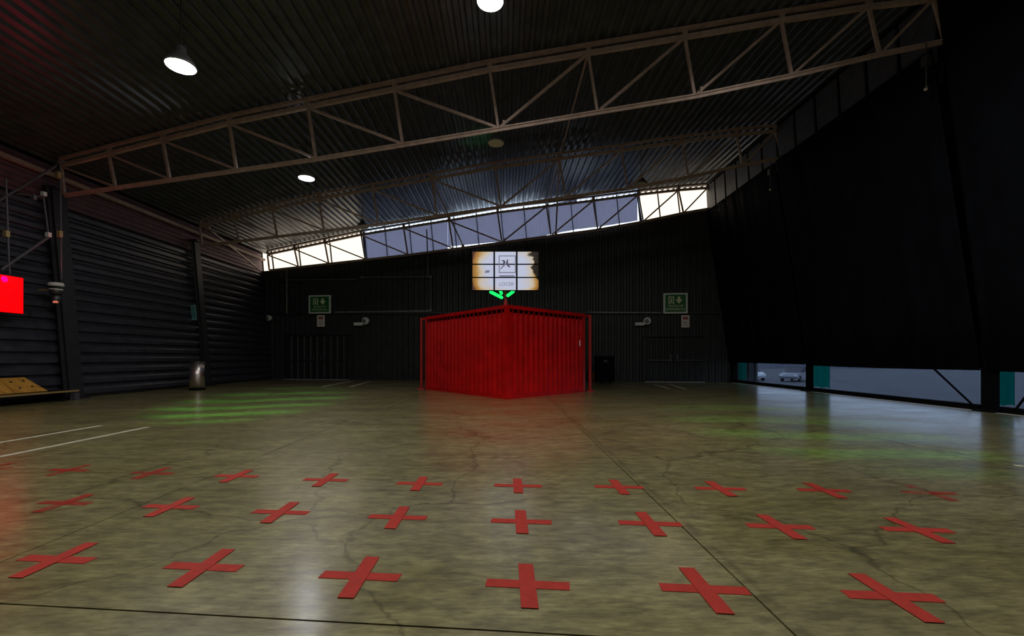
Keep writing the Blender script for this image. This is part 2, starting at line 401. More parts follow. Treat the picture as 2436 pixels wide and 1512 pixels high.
# doors in the back wall
def make_door(n, x0, x1, ytop, ybot, label):
    pA, pB = W(x0, ybot), W(x1, ybot); zt_ = W((x0+x1)/2, ytop).z; wd = (pB-pA).length
    pA.z = pB.z = 0; c = (pA+pB)/2
    t = thing('door_%d' % n, c+N*.07, label, None, None, 'structure')
    for s in (-1, 1):
        lf = MB(); lw_ = wd/2-.03; cc = c+E*(s*wd/4)+N*.09
        nr = 5; pr = []
        for q in range(nr):
            s0 = -lw_/2+q*lw_/nr; pp = lw_/nr; pr += [(s0, 0), (s0+pp*.45, 0), (s0+pp*.58, .035), (s0+pp*.86, .035)]
        pr.append((lw_/2, 0))
        vs = [cc+E*x+N*d+Z*.03 for x, d in pr]+[cc+E*x+N*d+Z*(zt_-.08) for x, d in pr]; m_ = len(pr)
        lf.add(vs, [(q, q+1, m_+q+1, m_+q) for q in range(m_-1)])
        leaf = lf.build('door_leaf', 'walldark', t)
        MB().beam(cc+E*(-lw_*.42)+N*.09+Z*1.03, cc+E*(lw_*.42)+N*.09+Z*1.03, .05, .06).build('push_bar', 'darksteel', leaf)
        hb = MB(); hb.box(cc-E*(s*lw_*.40)+N*.07+Z*1.15, .10, .06, .34, E, N, Z); hb.build('lock_case', 'darksteel', leaf)
    fr = MB()
    fr.beam(c-E*(wd/2)+N*.08, c-E*(wd/2)+N*.08+Z*zt_, .1, .08, N); fr.beam(c+E*(wd/2)+N*.08, c+E*(wd/2)+N*.08+Z*zt_, .1, .08, N)
    fr.build('door_frame', 'walldark', t)
    MB().beam(c-E*(wd/2+.06)+N*.12+Z*zt_, c+E*(wd/2+.06)+N*.12+Z*zt_, .16, .06).build('drip_cap', 'column', t)
    MB().box(c+N*.30+Z*.012, wd*.97, .22, .024, E, N, Z).build('threshold', 'threshold', t)
    return t
make_door(1, 682, 838, 796, 901, 'black double emergency door left of the red container')
make_door(2, 1530, 1674, 799, 908, 'black double emergency door right of the red container')

# ---------------------------------------------------------------- windows between back wall and roof
AT = [-12.88, -11.34, -9.65, -7.65, -5.38, -3.02, -.55, 1.86, 4.1, 6.22, 8.05, 9.35]
wa = lambda px: W(px, 560).x-DIR*BW
def win(n, edges, pm, label, frame='black'):
    c = (edges[0]+edges[-1])/2
    t = thing('window_%d' % n, P(c, BW, zb(c)), label, None, None, 'structure')
    for a0, a1 in zip(edges[:-1], edges[1:]):
        MB().prism([P(a0+.105, BW+.02, zb(a0)-.02), P(a1+.095, BW+.02, zb(a1)-.02), P(a1-.065, BW+.02, zt(a1)+.33), P(a0-.055, BW+.02, zt(a0)+.33)], -N*.006).build('pane', pm, t)
    for a0 in edges[1:-1]:
        MB().beam(P(a0+.1, BW, zb(a0)), P(a0-.06, BW, zt(a0)+.34), .05, .06, N).build('mullion', 'column', t)
    for a0 in (edges[0], edges[-1]):
        MB().beam(P(a0+.10, BW, zb(a0)), P(a0-.06, BW, zt(a0)+.34), .13, .08, N).build('window_post', 'column', t)
    st = MB()
    for a0, a1 in zip(edges[:-1], edges[1:]):
        st.beam(P(a0, BW-.02, zb(a0)-.04), P(a1, BW-.02, zb(a1)-.04), .14, .08)
    st.build('window_sill', 'column', t)
    return t
aL, aM0, aM1, aR = wa(617), wa(867), wa(1520), wa(1692)
win(1, [aL, -12.75, -11.2, -9.45, aM0], 'pane_cream', 'bright cream left end of the high window strip')
win(2, [aM0, -6.4, -5.1, -3.95, -2.75, -1.6, -.35, .8, 2.0, 3.1, 4.25, 5.3, aM1], 'pane_clear', 'long middle part of the high window strip behind screens')
win(3, [aM1, 7.2, 8.1, aR], 'pane_cream', 'bright cream right end of the high window strip')
# mesh screens hung inside the middle window
def screen(a0, a1, top, bot, label):
    n = 14; mb = MB(); vs = []
    for i in range(n+1):
        x = a0+(a1-a0)*i/n; tt = top[0]+(top[1]-top[0])*i/n; bb = bot[0]+(bot[1]-bot[0])*i/n
        vs += [P(x, BW-.10+.015*math.sin(i*1.7), zb(x)+bb), P(x, BW-.10+.015*math.sin(i*1.7+1), zt(x)+.26-tt)]
    mb.add(vs, [(2*i, 2*i+2, 2*i+3, 2*i+1) for i in range(n)])
    tag(mb.build('mesh_screen', 'blind'), label, 'screen', 'mesh screens in the high window')
screen(aM0+.08, -3.1, (.14, .14), (.0, .0), 'blue grey mesh screen in the high window, left of the video screen')
screen(-3.1, .75, (.20, .28), (.16, .02), 'blue grey mesh screen in the high window, directly above the video screen')
screen(.75, 3.35, (.26, .02), (.0, .16), 'blue grey mesh screen in the high window, right of the video screen')
screen(3.35, aM1-.1, (.22, .12), (.16, .10), 'blue grey mesh screen beside the right bright window end')

# ---------------------------------------------------------------- right side: upper band, columns, low strip
wr = thing('wall_right', P(10.5, 0, 0), 'right side wall with panel band above and open strip at the floor', None, None, 'structure')
for (b0, b1) in ((0, B2), (B2, BW)):
    n = 6
    for i in range(n):
        p0, p1 = b0+(b1-b0)*(i+.03)/n, b0+(b1-b0)*(i+.90)/n
        MB().prism([P(9.42, p0, 7.75), P(9.42, p1, 7.75), P(9.34, p1, 9.2), P(9.34, p0, 9.2)], Vector((.05, 0, 0))).build('band_panel', 'panel', wr)
mb = MB(); mb.add([P(9.55, 0, 7.3), P(9.55, BW+.2, 7.3), P(9.5, BW+.2, 9.5), P(9.5, 0, 9.5)], [(0, 1, 2, 3)]); mb.build('band_backing', 'black', wr)
mb = MB(); mb.add([P(10.75, -17, .98), P(10.75, BW+.3, .98), P(9.9, BW+.3, 9.5), P(9.9, -17, 9.5)], [(0, 1, 2, 3)]); mb.build('outer_sheet', 'black', wr)
MB().beam(P(10.62, -17, .05), P(10.62, BW, .05), .16, .13).build('kerb_beam', 'black', wr)
MB().beam(P(10.60, -17, 1.0), P(10.60, BW, 1.0), .08, .10).build('head_rail', 'black', wr)
for (b0, b1) in ((-12, -4), (-4, 0), (0, B2), (B2, BW)):
    MB().prism([P(10.66, b0, .10), P(10.66, b1, .10), P(10.66, b1, .98), P(10.66, b0, .98)], Vector((.006, 0, 0))).build('pane', 'pane_low', wr)
def rcol(b, label):
    t = thing('steel_column', P(10.45, b, 0), label, 'column', 'columns along the right side')
    for s in (-1, 1): MB().beam(P(10.45, b, 0)+LW*(s*.10), P(10.45, b, 2.6)+LW*(s*.10), .03, .16, LW).build('flange', 'black', t)
    MB().beam(P(10.45, b, 0), P(10.45, b, 2.6), .22, .03, Vector((1, 0, 0))).build('web', 'black', t)
    MB().box(P(10.45, b, .015), .34, .46, .03).build('base_plate', 'black', t)
rcol(B2, 'dark steel column base between the two low openings, farther right')
rcol(0, 'thick dark steel column base in the low opening, nearest on the right')
rcol(BW-.15, 'dark steel column at the far right corner by the back wall')
def knee(b0, b1, label, flip=False):
    p, q = (P(10.52, b0, .06), P(10.52, b1, 1.35))
    t = thing('bracing_rod', p, label, 'brace', 'bracing rods in the low opening')
    MB().tube(p, q, .022).build('rod', 'black', t)
    MB().box(p, .03, .2, .12).build('gusset', 'black', t)
knee(.40, 1.9, 'thin dark bracing rod slanting up behind the nearest right column')
knee(-.40, -1.2, 'thin dark bracing rod slanting up toward the right edge')
# white line at the foot of the right side
t = MB().prism([P(10.30, -11, .003), P(10.38, -11, .003), P(10.38, BW-.1, .003), P(10.30, BW-.1, .003)], Vector((0, 0, -.002))).build('painted_line', 'linebright')
tag(t, 'long pale painted line along the foot of the right side', 'floor line')

# rear wall behind the viewpoint
rw = MB(); rw.add([P(-13.3, -17, -.02), P(10.8, -17, -.02), P(10.8, -17, 9.6), P(-14.4, -17, 9.6)], [(0, 3, 2, 1)])
tag(rw.build('wall_rear', 'wall'), 'black rear wall behind the viewpoint', None, None, 'structure')

# ---------------------------------------------------------------- trusses
def make_truss():
    t = thing('roof_truss', P(-12.8, 0, 5.6), 'brown steel roof truss nearest the viewpoint, spanning the whole ceiling', 'truss', 'roof trusses')
    AB = [x+(.10 if i in (0,) else .21) for i, x in enumerate(AT)]
    for i in range(len(AT)-1):
        MB().beam(P(AT[i], 0, zt(AT[i])), P(AT[i+1], 0, zt(AT[i+1])), .09, .10).build('top_chord', 'truss', t)
        MB().beam(P(AT[i], -.02, zt(AT[i])+.19), P(AT[i+1], -.02, zt(AT[i+1])+.19), .10, .07).build('bearing_beam', 'purlin', t)
        b = MB(); p, q = P(AB[i], 0, zb(AB[i])), P(AB[i+1], 0, zb(AB[i+1]))
        b.beam(p, q, .10, .035); b.beam(p-Z*.045, q-Z*.045, .03, .08); b.build('bottom_chord', 'truss', t)
    for i in range(len(AT)):
        MB().beam(P(AT[i], 0, zt(AT[i])-.04), P(AB[i], 0, zb(AB[i])), .065, .065, N).build('upright', 'truss', t)
        MB().box(P(AT[i], 0, zt(AT[i])+.10), .12, .08, .12, E, N, Z).build('cleat', 'purlin', t)
    for i in range(len(AT)-1):
        if i < 6: p, q = P(AT[i]+.06, 0, zt(AT[i])-.05), P(AB[i+1]-.06, 0, zb(AB[i+1])+.03)
        else: p, q = P(AB[i]+.06, 0, zb(AB[i])+.03), P(AT[i+1]-.06, 0, zt(AT[i+1])-.05)
        MB().beam(p, q, .06, .06, N).build('diagonal', 'truss', t)
        if i in (6, 8): MB().box(P(AB[i]+.14, 0, zb(AB[i])+.09), .05, .1, .16, E, N, Z).build('gusset', 'truss', t)
    return t
tr1 = make_truss()
off = lambda b: Vector((DIR*b, b, 0))
tr2 = dup(tr1, tr1.location+off(B2), 'brown steel roof truss in the middle, second from the viewpoint')
tr3 = dup(tr1, tr1.location+off(B3), 'thin dark steel truss standing against the high window strip')
# ridge tie running lengthwise
t = thing('ridge_tie', P(1.75, 0, 8.3), 'thin steel tie rod running lengthwise along the roof ridge between trusses', 'tie rod')
MB().tube(P(1.86, 0, 8.62), P(1.86, B2, 8.62), .03).build('rod', 'purlin', t)
MB().tube(P(1.86, B2, 8.62), P(1.86, B3, 8.62), .03).build('rod', 'purlin', t)
# sway rods between truss two and three
for a0, a1, lb in ((-3.02, -2.3, 'thin dark sway rod slanting in front of the left screens'), (1.86, 2.3, 'thin dark sway rod slanting in front of the right screens')):
    t = thing('sway_rod', P(a1, B3-.1, zb(a1)), lb, 'tie rod', 'sway rods')
    MB().tube(P(a0, B2+.1, zt(a0)-.05), P(a1, B3-.08, zb(a1)+.08), .035).build('rod', 'truss', t)
    MB().box(P(a1, B3-.08, zb(a1)+.06), .14, .06, .14).build('gusset', 'truss', t)
# purlin stays on the left eave (angle struts)
for b, lb in ((B2, 'short dark angle strut from the middle truss to the left wall'),):
    t = thing('angle_strut', L(b+.3, 5.9, .15), lb, 'strut')
    MB().beam(P(-12.6, B2+.1, 6.55), L(B3-.3, 5.75, .2), .07, .07).build('strut', 'truss', t)
    MB().box(P(-12.6, B2+.1, 6.55), .16, .1, .16).build('gusset', 'truss', t)

# columns on the left wall
def lcol(b, wd, label):
    t = thing('steel_column', L(b, 0, .2), label, 'column', 'columns on the left wall')
    for s in (-1, 1): MB().beam(L(b, 0, .24+.0)+LW*(s*wd/2), L(b, 6.0, .24)+LW*(s*wd/2), .03, .22, LW).build('flange', 'column', t)
    MB().beam(L(b, 0, .30), L(b, 6.0, .30), wd, .03, Vector((1, 0, 0))).build('web', 'column', t)
    MB().box(L(b, .02, .26), .36, wd+.18, .04).build('base_plate', 'column', t)
    MB().box(L(b, 6.02, .22), .4, wd+.05, .06).build('cap_plate', 'column', t)
    return t
lcol(.05, .36, 'wide dark steel column on the left wall beside the red television')
lcol(B2, .28, 'dark steel column on the left wall behind the steel bin')

# ---------------------------------------------------------------- curtains
def curtain(b0, b1, zlow, label, amp=.05, freq=5.2, ztop_=8.02):
    nb = int((b1-b0)/.055); nz = 5; mb = MB(); vs = []
    for i in range(nb+1):
        b = b0+(b1-b0)*i/nb
        for j in range(nz+1):
            f = j/nz; zl = zlow(i/nb)
            z = ztop_+(zl-ztop_)*f; x = 9.36+(10.34-9.36)*f
            ph = freq*b+.9*math.sin(b*1.3)
            x += -amp*(.35+.65*f)*(math.sin(ph)+.45*math.sin(2.3*ph+1.2))*(.6+.4*math.sin(b*.8))
            vs.append(P(x, b, z))
    m_ = nz+1
    mb.add(vs, [(i*m_+j, (i+1)*m_+j, (i+1)*m_+j+1, i*m_+j+1) for i in range(nb) for j in range(nz)])
    t = thing('curtain', P(9.9, (b0+b1)/2, .9), label, 'curtain', 'black curtains on the right side')
    c = mb.build('cloth', 'curtain', t, True)
    s = c.modifiers.new('thick', 'SOLIDIFY'); s.thickness = .012
    MB().tube(P(9.34, b0, ztop_+.01), P(9.34, b1, ztop_+.01), .025).build('curtain_rail', 'black', t)
curtain(B2+.06, BW-.05, lambda f: .93, 'tall black curtain on the right, farthest, next to the back wall', .06, 6.5)
curtain(.06, B2-.04, lambda f: .90-.02*math.sin(f*3.14), 'tall black curtain on the right between the two column bases', .05)
curtain(-12, -.04, lambda f: .885, 'tall black curtain nearest on the right edge', .05, 5.2, 9.22)
def hoist(p, label):
    t = thing('chain_hoist', p, label, 'hoist', 'hoists on the right side')
    MB().box(p+Z*.65, .12, .14, .22).build('body', 'darksteel', t)
    MB().tube(p+Z*.76, p+Z*1.05, .012).build('hook_rod', 'darksteel', t)
    MB().tube(p+Z*.05, p+Z*.55, .012).build('chain', 'darksteel', t)
    MB().lathe(p, [(.03, 0), (.05, .04), (.03, .10)], 10).build('hook_block', 'steel', t)
hoist(P(9.12, B2-.1, 7.0), 'small dark chain hoist hanging beside the far right curtain')
hoist(P(9.12, -.1, 7.05), 'small dark chain hoist hanging at the upper right edge')

# ---------------------------------------------------------------- pendant lamps
LAMP_R = .235
def make_lamp(loc, lit, label):
    t = thing('high_bay_lamp', loc, label, 'lamp', 'high bay lamps')
    mb = MB(); mb.lathe(loc, [(LAMP_R, 0), (LAMP_R+.012, .015), (LAMP_R+.005, .05), (.16, .16), (.09, .24), (.08, .34), (.03, .37)], 32)
    sh = mb.build('housing', 'housing', t, True)
    MB().lathe(loc-Z*.012, [(LAMP_R-.01, 0), (LAMP_R-.004, .012)], 32).build('diffuser', ('lampoff', 'lamp', 'lampdim')[int(lit)], t)
    top = zt(loc.x)+.28
    MB().tube(loc+Z*.36, Vector((loc.x, loc.y, top)), .012).build('hanger', 'darksteel', t)
    return t
l1 = D(430, 158, 8.0); l2 = D(1166, 4, 8.0); l3 = D(729, 424, 14.0); l4 = D(1180, 341, 13.4); l5 = D(862, 541, 20.3); l6 = D(1525, 439, 17.6)
make_lamp(l1, True, 'lit high bay lamp hanging at the upper left of the roof')
make_lamp(l2, True, 'lit high bay lamp cut by the top edge, near the middle')
make_lamp(l3, 2, 'small lit high bay lamp hanging below the nearest truss, left of centre')
make_lamp(l4, False, 'unlit high bay lamp hanging under the middle of the nearest truss')
make_lamp(l5, False, 'unlit high bay lamp in front of the left bright window end')
make_lamp(l6, False, 'unlit high bay lamp in front of the right bright window end')
make_lamp(Vector((5.3, 7.6, 7.9)), True, 'lit high bay lamp above the right half, beyond the top edge')
make_lamp(Vector((-5.9, 2.0, 6.5)), True, 'lit high bay lamp above the viewpoint on the left, out of frame')
make_lamp(Vector((-.3, 2.0, 7.3)), True, 'lit high bay lamp straight above the viewpoint, out of frame')
make_lamp(Vector((5.3, 2.0, 7.9)), True, 'lit high bay lamp above the viewpoint on the right, out of frame')

# ================================================================== RED CONTAINER
f0 = F(1206, 949); fl = F(1016.5, 925.5); fr = F(1386.5, 931.5)
fbk = fl+fr-f0
CH = 2.66
ct = thing('red_container', (f0+fbk)/2, 'bright red corrugated metal container standing corner first on the floor', 'container')
ctr = (f0+fbk)/2
def cwall(p, q, nsheet):
    d = (q-p); ln = d.length; d.normalize(); nn = Vector((d.y, -d.x, 0))
    if nn.dot((p+q)/2-ctr) < 0: nn = -nn
    for s in range(nsheet):
        x0 = ln*s/nsheet+.0; x1 = ln*(s+1)/nsheet; nr = 4; pp = (x1-x0)/nr; pr = []
        for k in range(nr):
            u = x0+k*pp; pr += [(u, -.03), (u+pp*.34, -.03), (u+pp*.52, .025), (u+pp*.84, .025)]
        pr.append((x1, -.03))
        vs = [p+d*u+nn*o+Z*.08 for u, o in pr]+[p+d*u+nn*o+Z*(CH-.20) for u, o in pr]; m_ = len(pr)
        MB().add(vs, [(k, k+1, m_+k+1, m_+k) for k in range(m_-1)]).build('wall_sheet', 'red', ct)
    MB().beam(p+Z*.06+nn*.01, q+Z*.06+nn*.01, .09, .12).build('bottom_rail', 'red', ct)
    MB().beam(p+Z*(CH-.05)+nn*.03, q+Z*(CH-.05)+nn*.03, .10, .10).build('top_rail', 'red', ct)
    ib = MB(); ib.add([p-nn*.06+Z*.1, q-nn*.06+Z*.1, q-nn*.06+Z*(CH-.02), p-nn*.06+Z*(CH-.02)], [(0, 1, 2, 3)])
    ib.build('inner_lining', 'black', ct)
    nb = nsheet*4
    for k in range(nb+1):
        MB().box(p+d*(ln*k/nb)+nn*.0+Z*(CH-.15), .05, .05, .10, d, nn, Z).build('rail_block', 'red', ct)
cwall(f0, fl, 5); cwall(f0, fr, 4); cwall(fl, fbk, 4); cwall(fr, fbk, 5)
for p in (f0, fl, fr, fbk):
    dd = (p-ctr).normalized()
    MB().box(p+Z*(CH/2), .13, .13, CH-.02, (fl-f0).normalized(), (fr-f0).normalized(), Z).build('corner_post', 'redpost' if p is not f0 else 'red', ct)
MB().add([f0+Z*(CH+.005), fl+Z*(CH+.005), fbk+Z*(CH+.005), fr+Z*(CH+.005)], [(0, 1, 2, 3)]).build('top_sheet', 'red', ct)
# gate posts standing just off both outer corners, tied to the top rail
dl = (fl-f0).normalized(); dr = (fr-f0).normalized()
for p, d, px, lb in ((fl, dl, 1002.5, 'left'), (fr, dr, 1403.5, 'right')):
    g = p+d*.24 if lb == 'left' else p+d*.22
    # keep on the line of sight that the photo gives for the post
    g = Vector(((px-CX)/FPX*g.y, g.y, 0))
    MB().tube(g, g+Z*(CH-.02), .05, 12).build('gate_post', 'redpost', ct)
    MB().box(g+Z*.02, .24, .24, .04).build('foot_plate', 'redpost', ct)
    MB().beam(p+Z*(CH-.06), g+Z*(CH-.06), .06, .07).build('tie_bar', 'redpost', ct)
hd = f0+(fr-f0)*.93
MB().tube(hd+Vector((.03, -.10, 1.55)), hd+Vector((.03, -.10, 1.75)), .02).build('door_handle', 'white', ct)

# ================================================================== VIDEO WALL on pole with green light tubes
SD = 14.6
sx0, sx1 = D(1122, 600, SD).x, D(1283, 600, SD).x; sz0, sz1 = D(1200, 691, SD).z, D(1200, 597, SD).z
vm = bpy.data.materials.new('video_wall_picture'); vm.use_nodes = True
nt = vm.node_tree; bs = nt.nodes['Principled BSDF']; bs.inputs['Base Color'].default_value = (.02, .02, .02, 1); bs.inputs['Roughness'].default_value = .3
g = nt.nodes.new('ShaderNodeNewGeometry'); mp = nt.nodes.new('ShaderNodeMapping')
mp.inputs['Location'].default_value = (-(sx0+sx1)/2*2/(sx1-sx0), 0, -(sz0+sz1)/2*2/(sz1-sz0)); mp.inputs['Scale'].default_value = (2/(sx1-sx0), 0, 2/(sz1-sz0))
nt.links.new(g.outputs['Position'], mp.inputs['Vector'])
nz = nt.nodes.new('ShaderNodeTexNoise'); nz.inputs['Scale'].default_value = 1.6; nz.inputs['Detail'].default_value = 5; nt.links.new(mp.outputs[0], nz.inputs['Vector'])
sep = nt.nodes.new('ShaderNodeSeparateXYZ'); nt.links.new(mp.outputs[0], sep.inputs[0])
def math_(op, a, b):
    n = nt.nodes.new('ShaderNodeMath'); n.operation = op
    for i, x in enumerate((a, b)):
        if isinstance(x, (int, float)): n.inputs[i].default_value = x
        else: nt.links.new(x, n.inputs[i])
    return n.outputs[0]
ax = math_('ABSOLUTE', math_('ADD', sep.outputs['X'], -.02), 0)
az = math_('ABSOLUTE', sep.outputs['Z'], 0)
rad = math_('ADD', math_('POWER', ax, 3.0), math_('MULTIPLY', math_('POWER', az, 4.0), .28))
fac = math_('ADD', rad, math_('MULTIPLY', math_('SUBTRACT', nz.outputs['Fac'], .5), .75))
cr = nt.nodes.new('ShaderNodeValToRGB'); e = cr.color_ramp.elements
e[0].position, e[0].color = .16, (.58, .62, .80, 1); e[1].position, e[1].color = .44, (.66, .56, .42, 1)
for p_, c_ in ((.66, (.52, .27, .05)), (.92, (.30, .12, .03)), (1.1, (.10, .04, .02))): x = e.new(min(p_, 1)); x.color = (*c_, 1)
nt.links.new(fac, cr.inputs['Fac'])
# torn dark edge of the picture in its right hand corner
te = math_('ADD', math_('ADD', sep.outputs['X'], math_('MULTIPLY', sep.outputs['Z'], .22)), math_('MULTIPLY', math_('SUBTRACT', nz.outputs['Fac'], .5), .9))
tr = nt.nodes.new('ShaderNodeValToRGB'); tr.color_ramp.elements[0].position = .84; tr.color_ramp.elements[0].color = (1, 1, 1, 1); tr.color_ramp.elements[1].position = .90; tr.color_ramp.elements[1].color = (.02, .02, .03, 1)
nt.links.new(te, tr.inputs['Fac'])
mxx = nt.nodes.new('ShaderNodeMix'); mxx.data_type = 'RGBA'; mxx.blend_type = 'MULTIPLY'; mxx.inputs[0].default_value = 1
nt.links.new(cr.outputs['Color'], mxx.inputs[6]); nt.links.new(tr.outputs['Color'], mxx.inputs[7])
nt.links.new(mxx.outputs[2], bs.inputs['Emission Color']); bs.inputs['Emission Strength'].default_value = .82
ink = mat('video_dark_graphic', (.02, .02, .03), .4, 0, 0, 1, 0, (.05, .05, .09), 1.0)
ink2 = mat('video_grey_graphic', (.02, .02, .03), .4, 0, 0, 1, 0, (.16, .17, .24), 1.0)
cxs = (sx0+sx1)/2
vw = thing('video_screen', (cxs, SD, sz0), 'lit video screen of nine panels above the red container', 'screen')
pw, ph = (sx1-sx0)/3, (sz1-sz0)/3
for i in range(3):
    for j in range(3):
        c = Vector((sx0+pw*(i+.5), SD, sz0+ph*(j+.5)))
        mb = MB().box(c+Vector((0, .045, 0)), pw-.006, .08, ph-.006); pn = mb.build('screen_panel', 'black', vw)
        MB().box(c+Vector((0, 0, 0)), pw-.05, .012, ph-.04).build('display', vm, pn)
fx = MB(); fx.box((cxs, SD+.12, sz0+ph*1.5), .12, .07, ph*2.6); fx.box((cxs, SD+.12, sz0+ph*.8), pw*2.4, .07, .1); fx.box((cxs, SD+.12, sz0+ph*2.2), pw*2.4, .07, .1)
fx.build('mounting_frame', 'darksteel', vw)
def vpx(px, py): return D(px, py, SD-.012)
lg = MB()
x0_, x1_, y0_, y1_ = 1187.5, 1226, 608.5, 648
for a_, b_ in (((x0_, y0_), (x1_, y0_)), ((x0_, y1_), (x1_, y1_)), ((x0_, y0_), (x0_, y1_)), ((x1_, y0_), (x1_, y1_))):
    lg.beam(vpx(*a_), vpx(*b_), .004, .035, Vector((0, -1, 0)) if a_[0] != b_[0] else Vector((0, -1, 0)))
lg2 = MB()
for a_, b_ in (((x0_, y0_), (x1_, y0_)), ((x0_, y1_), (x1_, y1_))): lg2.box((vpx(*a_)+vpx(*b_))/2, (vpx(*b_)-vpx(*a_)).length+.03, .004, .03)
for a_, b_ in (((x0_, y0_), (x0_, y1_)), ((x1_, y0_), (x1_, y1_))): lg2.box((vpx(*a_)+vpx(*b_))/2, .03, .004, (vpx(*b_)-vpx(*a_)).length)
lg2.build('square_frame_graphic', ink2, vw)
def poly(pts, m, name):
    MB().prism([vpx(*q) for q in pts], Vector((0, .006, 0))).build(name, m, vw)
poly([(1206, 617), (1209, 617), (1208, 623), (1210, 630), (1214, 634), (1211, 636), (1206, 631), (1204, 625)], ink, 'logo_stroke')
poly([(1192, 619), (1199, 618), (1203, 623), (1201, 627), (1196, 626), (1198, 622)], ink, 'logo_stroke')
poly([(1202, 627), (1204, 629), (1197, 635), (1191, 641), (1190, 639), (1195, 632)], ink2, 'logo_stroke')
tx = MB(); put_text(tx, 'LOCER', .155, vpx(1205, 679), Vector((1, 0, 0)), Z, Vector((0, -1, 0))); tx.build('lettering', ink2, vw)
tx = MB(); tx.box(vpx(1206, 656.5), .50, .004, .055); tx.build('caption_bar', ink2, vw)
poly([(1155, 643), (1165, 642), (1164, 648), (1153, 649)], ink2, 'small_mark')
# pole and green tubes
pb = Vector((D(1203, 720, SD+.25).x, SD+.25, CH+.01))
pt_ = thing('screen_pole', pb, 'red pole on the container top carrying the video screen', 'pole')
MB().tube(pb, pb+Z*(sz0+ph*2-pb.z), .045, 12).build('pole', 'redpost', pt_)
MB().lathe(pb, [(.10, 0), (.095, .03), (.06, .36), (.045, .42)], 16).build('pole_foot', 'redpost', pt_)
MB().box(Vector((pb.x, SD+.2, sz0+ph*1.4)), .2, .06, .3).build('bracket', 'redpost', pt_)
def green(p, q, label):
    t = thing('green_light_tube', p, label, 'light tube', 'green light tubes under the video screen')
    p, q = Vector(p), Vector(q); d = (q-p).normalized()
    mb = MB().tube(p, q, .055, 12); mb.tube(p-d*.04, p, .03, 12, .055); mb.tube(q, q+d*.04, .055, 12, .03)
    mb.build('tube', 'greentube', t, True)
    MB().tube(p-d*.10, p-d*.03, .03, 10).build('socket', 'darksteel', t)
green(D(1194, 707.5, SD+.17), D(1167, 694, SD+.17), 'long glowing green tube left of the red pole')
green(D(1207.5, 703, SD+.17), D(1221, 693, SD+.17), 'short glowing green tube right of the red pole')
gp = Vector((pb.x-.35, SD+.45, sz1-.25))
gt_ = thing('green_beam_light', gp, 'small green beam light clamped behind the video screen', 'stage light')
MB().lathe(gp, [(.05, 0), (.08, .03), (.08, .2), (.07, .22)], 16).build('body', 'black', gt_, True)
MB().lathe(gp+Z*.215, [(.06, 0), (.05, .01)], 16).build('lens', 'greentube', gt_, True)
MB().beam(gp+Vector((0, -.05, .05)), gp+Vector((.3, -.2, .05)), .03, .03).build('bracket', 'black', gt_)
spot('green_beam', gp+Z*.27, D(1142, 330, 15.3), (.03, 1, .10), 150, 26, 1.0, 6)
green(D(1193, 698, SD+.35), D(1190, 690, SD+.35), 'small green tube half hidden under the video screen')

# ================================================================== SIGNS AND WALL FITTINGS
def exit_sign(x0, y0, x1, y1, label):
    c = W((x0+x1)/2, (y0+y1)/2)+N*.16; wd = (W(x1, y0)-W(x0, y0)).length; ht = (W(x0, y0)-W(x0, y1)).length
    t = thing('exit_sign', c-Z*(ht/2), label, 'sign', 'green exit signs on the back wall')
    MB().box(c, wd, .06, ht, E, N, Z).build('frame', 'signframe', t)
    fc = c+N*.035
    MB().box(fc, wd*.84, .012, ht*.84, E, N, Z).build('face', 'signgreen', t)
    def S_(u, v): return fc+N*.009+E*(u*wd/2)+Z*(v*ht/2)
    def shp(pts, name): MB().prism([S_(*q) for q in pts], -N*.004).build(name, 'signpale', t)
    # doorway with running figure
    shp([(-.58, -.06), (-.50, -.06), (-.50, .66), (-.58, .66)], 'doorway_bar'); shp([(-.20, -.06), (-.12, -.06), (-.12, .66), (-.20, .66)], 'doorway_bar')
    shp([(-.50, .58), (-.20, .58), (-.20, .66), (-.50, .66)], 'doorway_bar')
    shp([(-.38, .42), (-.31, .42), (-.31, .53), (-.38, .53)], 'figure_head')
    shp([(-.43, .38), (-.27, .38), (-.30, .17), (-.22, -.04), (-.29, -.04), (-.35, .12), (-.42, -.04), (-.48, -.02), (-.40, .18)], 'figure_body')
    shp([(.18, .64), (.40, .64), (.40, .36), (.58, .36), (.29, -.06), (.0, .36), (.18, .36)], 'arrow')
    tm = MB(); put_text(tm, 'SALIDA DE', ht*.15, S_(0, -.36), E, Z, N); put_text(tm, 'EMERGENCIA', ht*.15, S_(0, -.68), E, Z, N)
    tm.build('lettering', 'signpale', t)
exit_sign(739, 703, 791, 746, 'green exit sign above the door left of the container')
exit_sign(1576, 698, 1633.5, 746, 'green exit sign above the door right of the container')
def notice(x0, y0, x1, y1, label):
    c = W((x0+x1)/2, (y0+y1)/2)+N*.14; wd = (W(x1, y0)-W(x0, y0)).length; ht = (W(x0, y0)-W(x0, y1)).length
    t = thing('notice', c-Z*(ht/2), label, 'notice', 'paper notices under the exit signs')
    MB().box(c, wd, .012, ht, E, N, Z).build('sheet', 'paper', t)
    MB().box(c+N*.008+Z*ht*.26, wd*.62, .006, ht*.22, E, N, Z).build('red_block', 'paperred', t)
    for k in range(4): MB().box(c+N*.008-Z*ht*(.02+.1*k), wd*.55, .005, ht*.035, E, N, Z).build('text_line', 'papergrey', t)
notice(757.5, 750, 776, 777, 'pale paper notice just under the left exit sign')
notice(1619, 750, 1638.5, 779, 'pale paper notice just under the right exit sign')
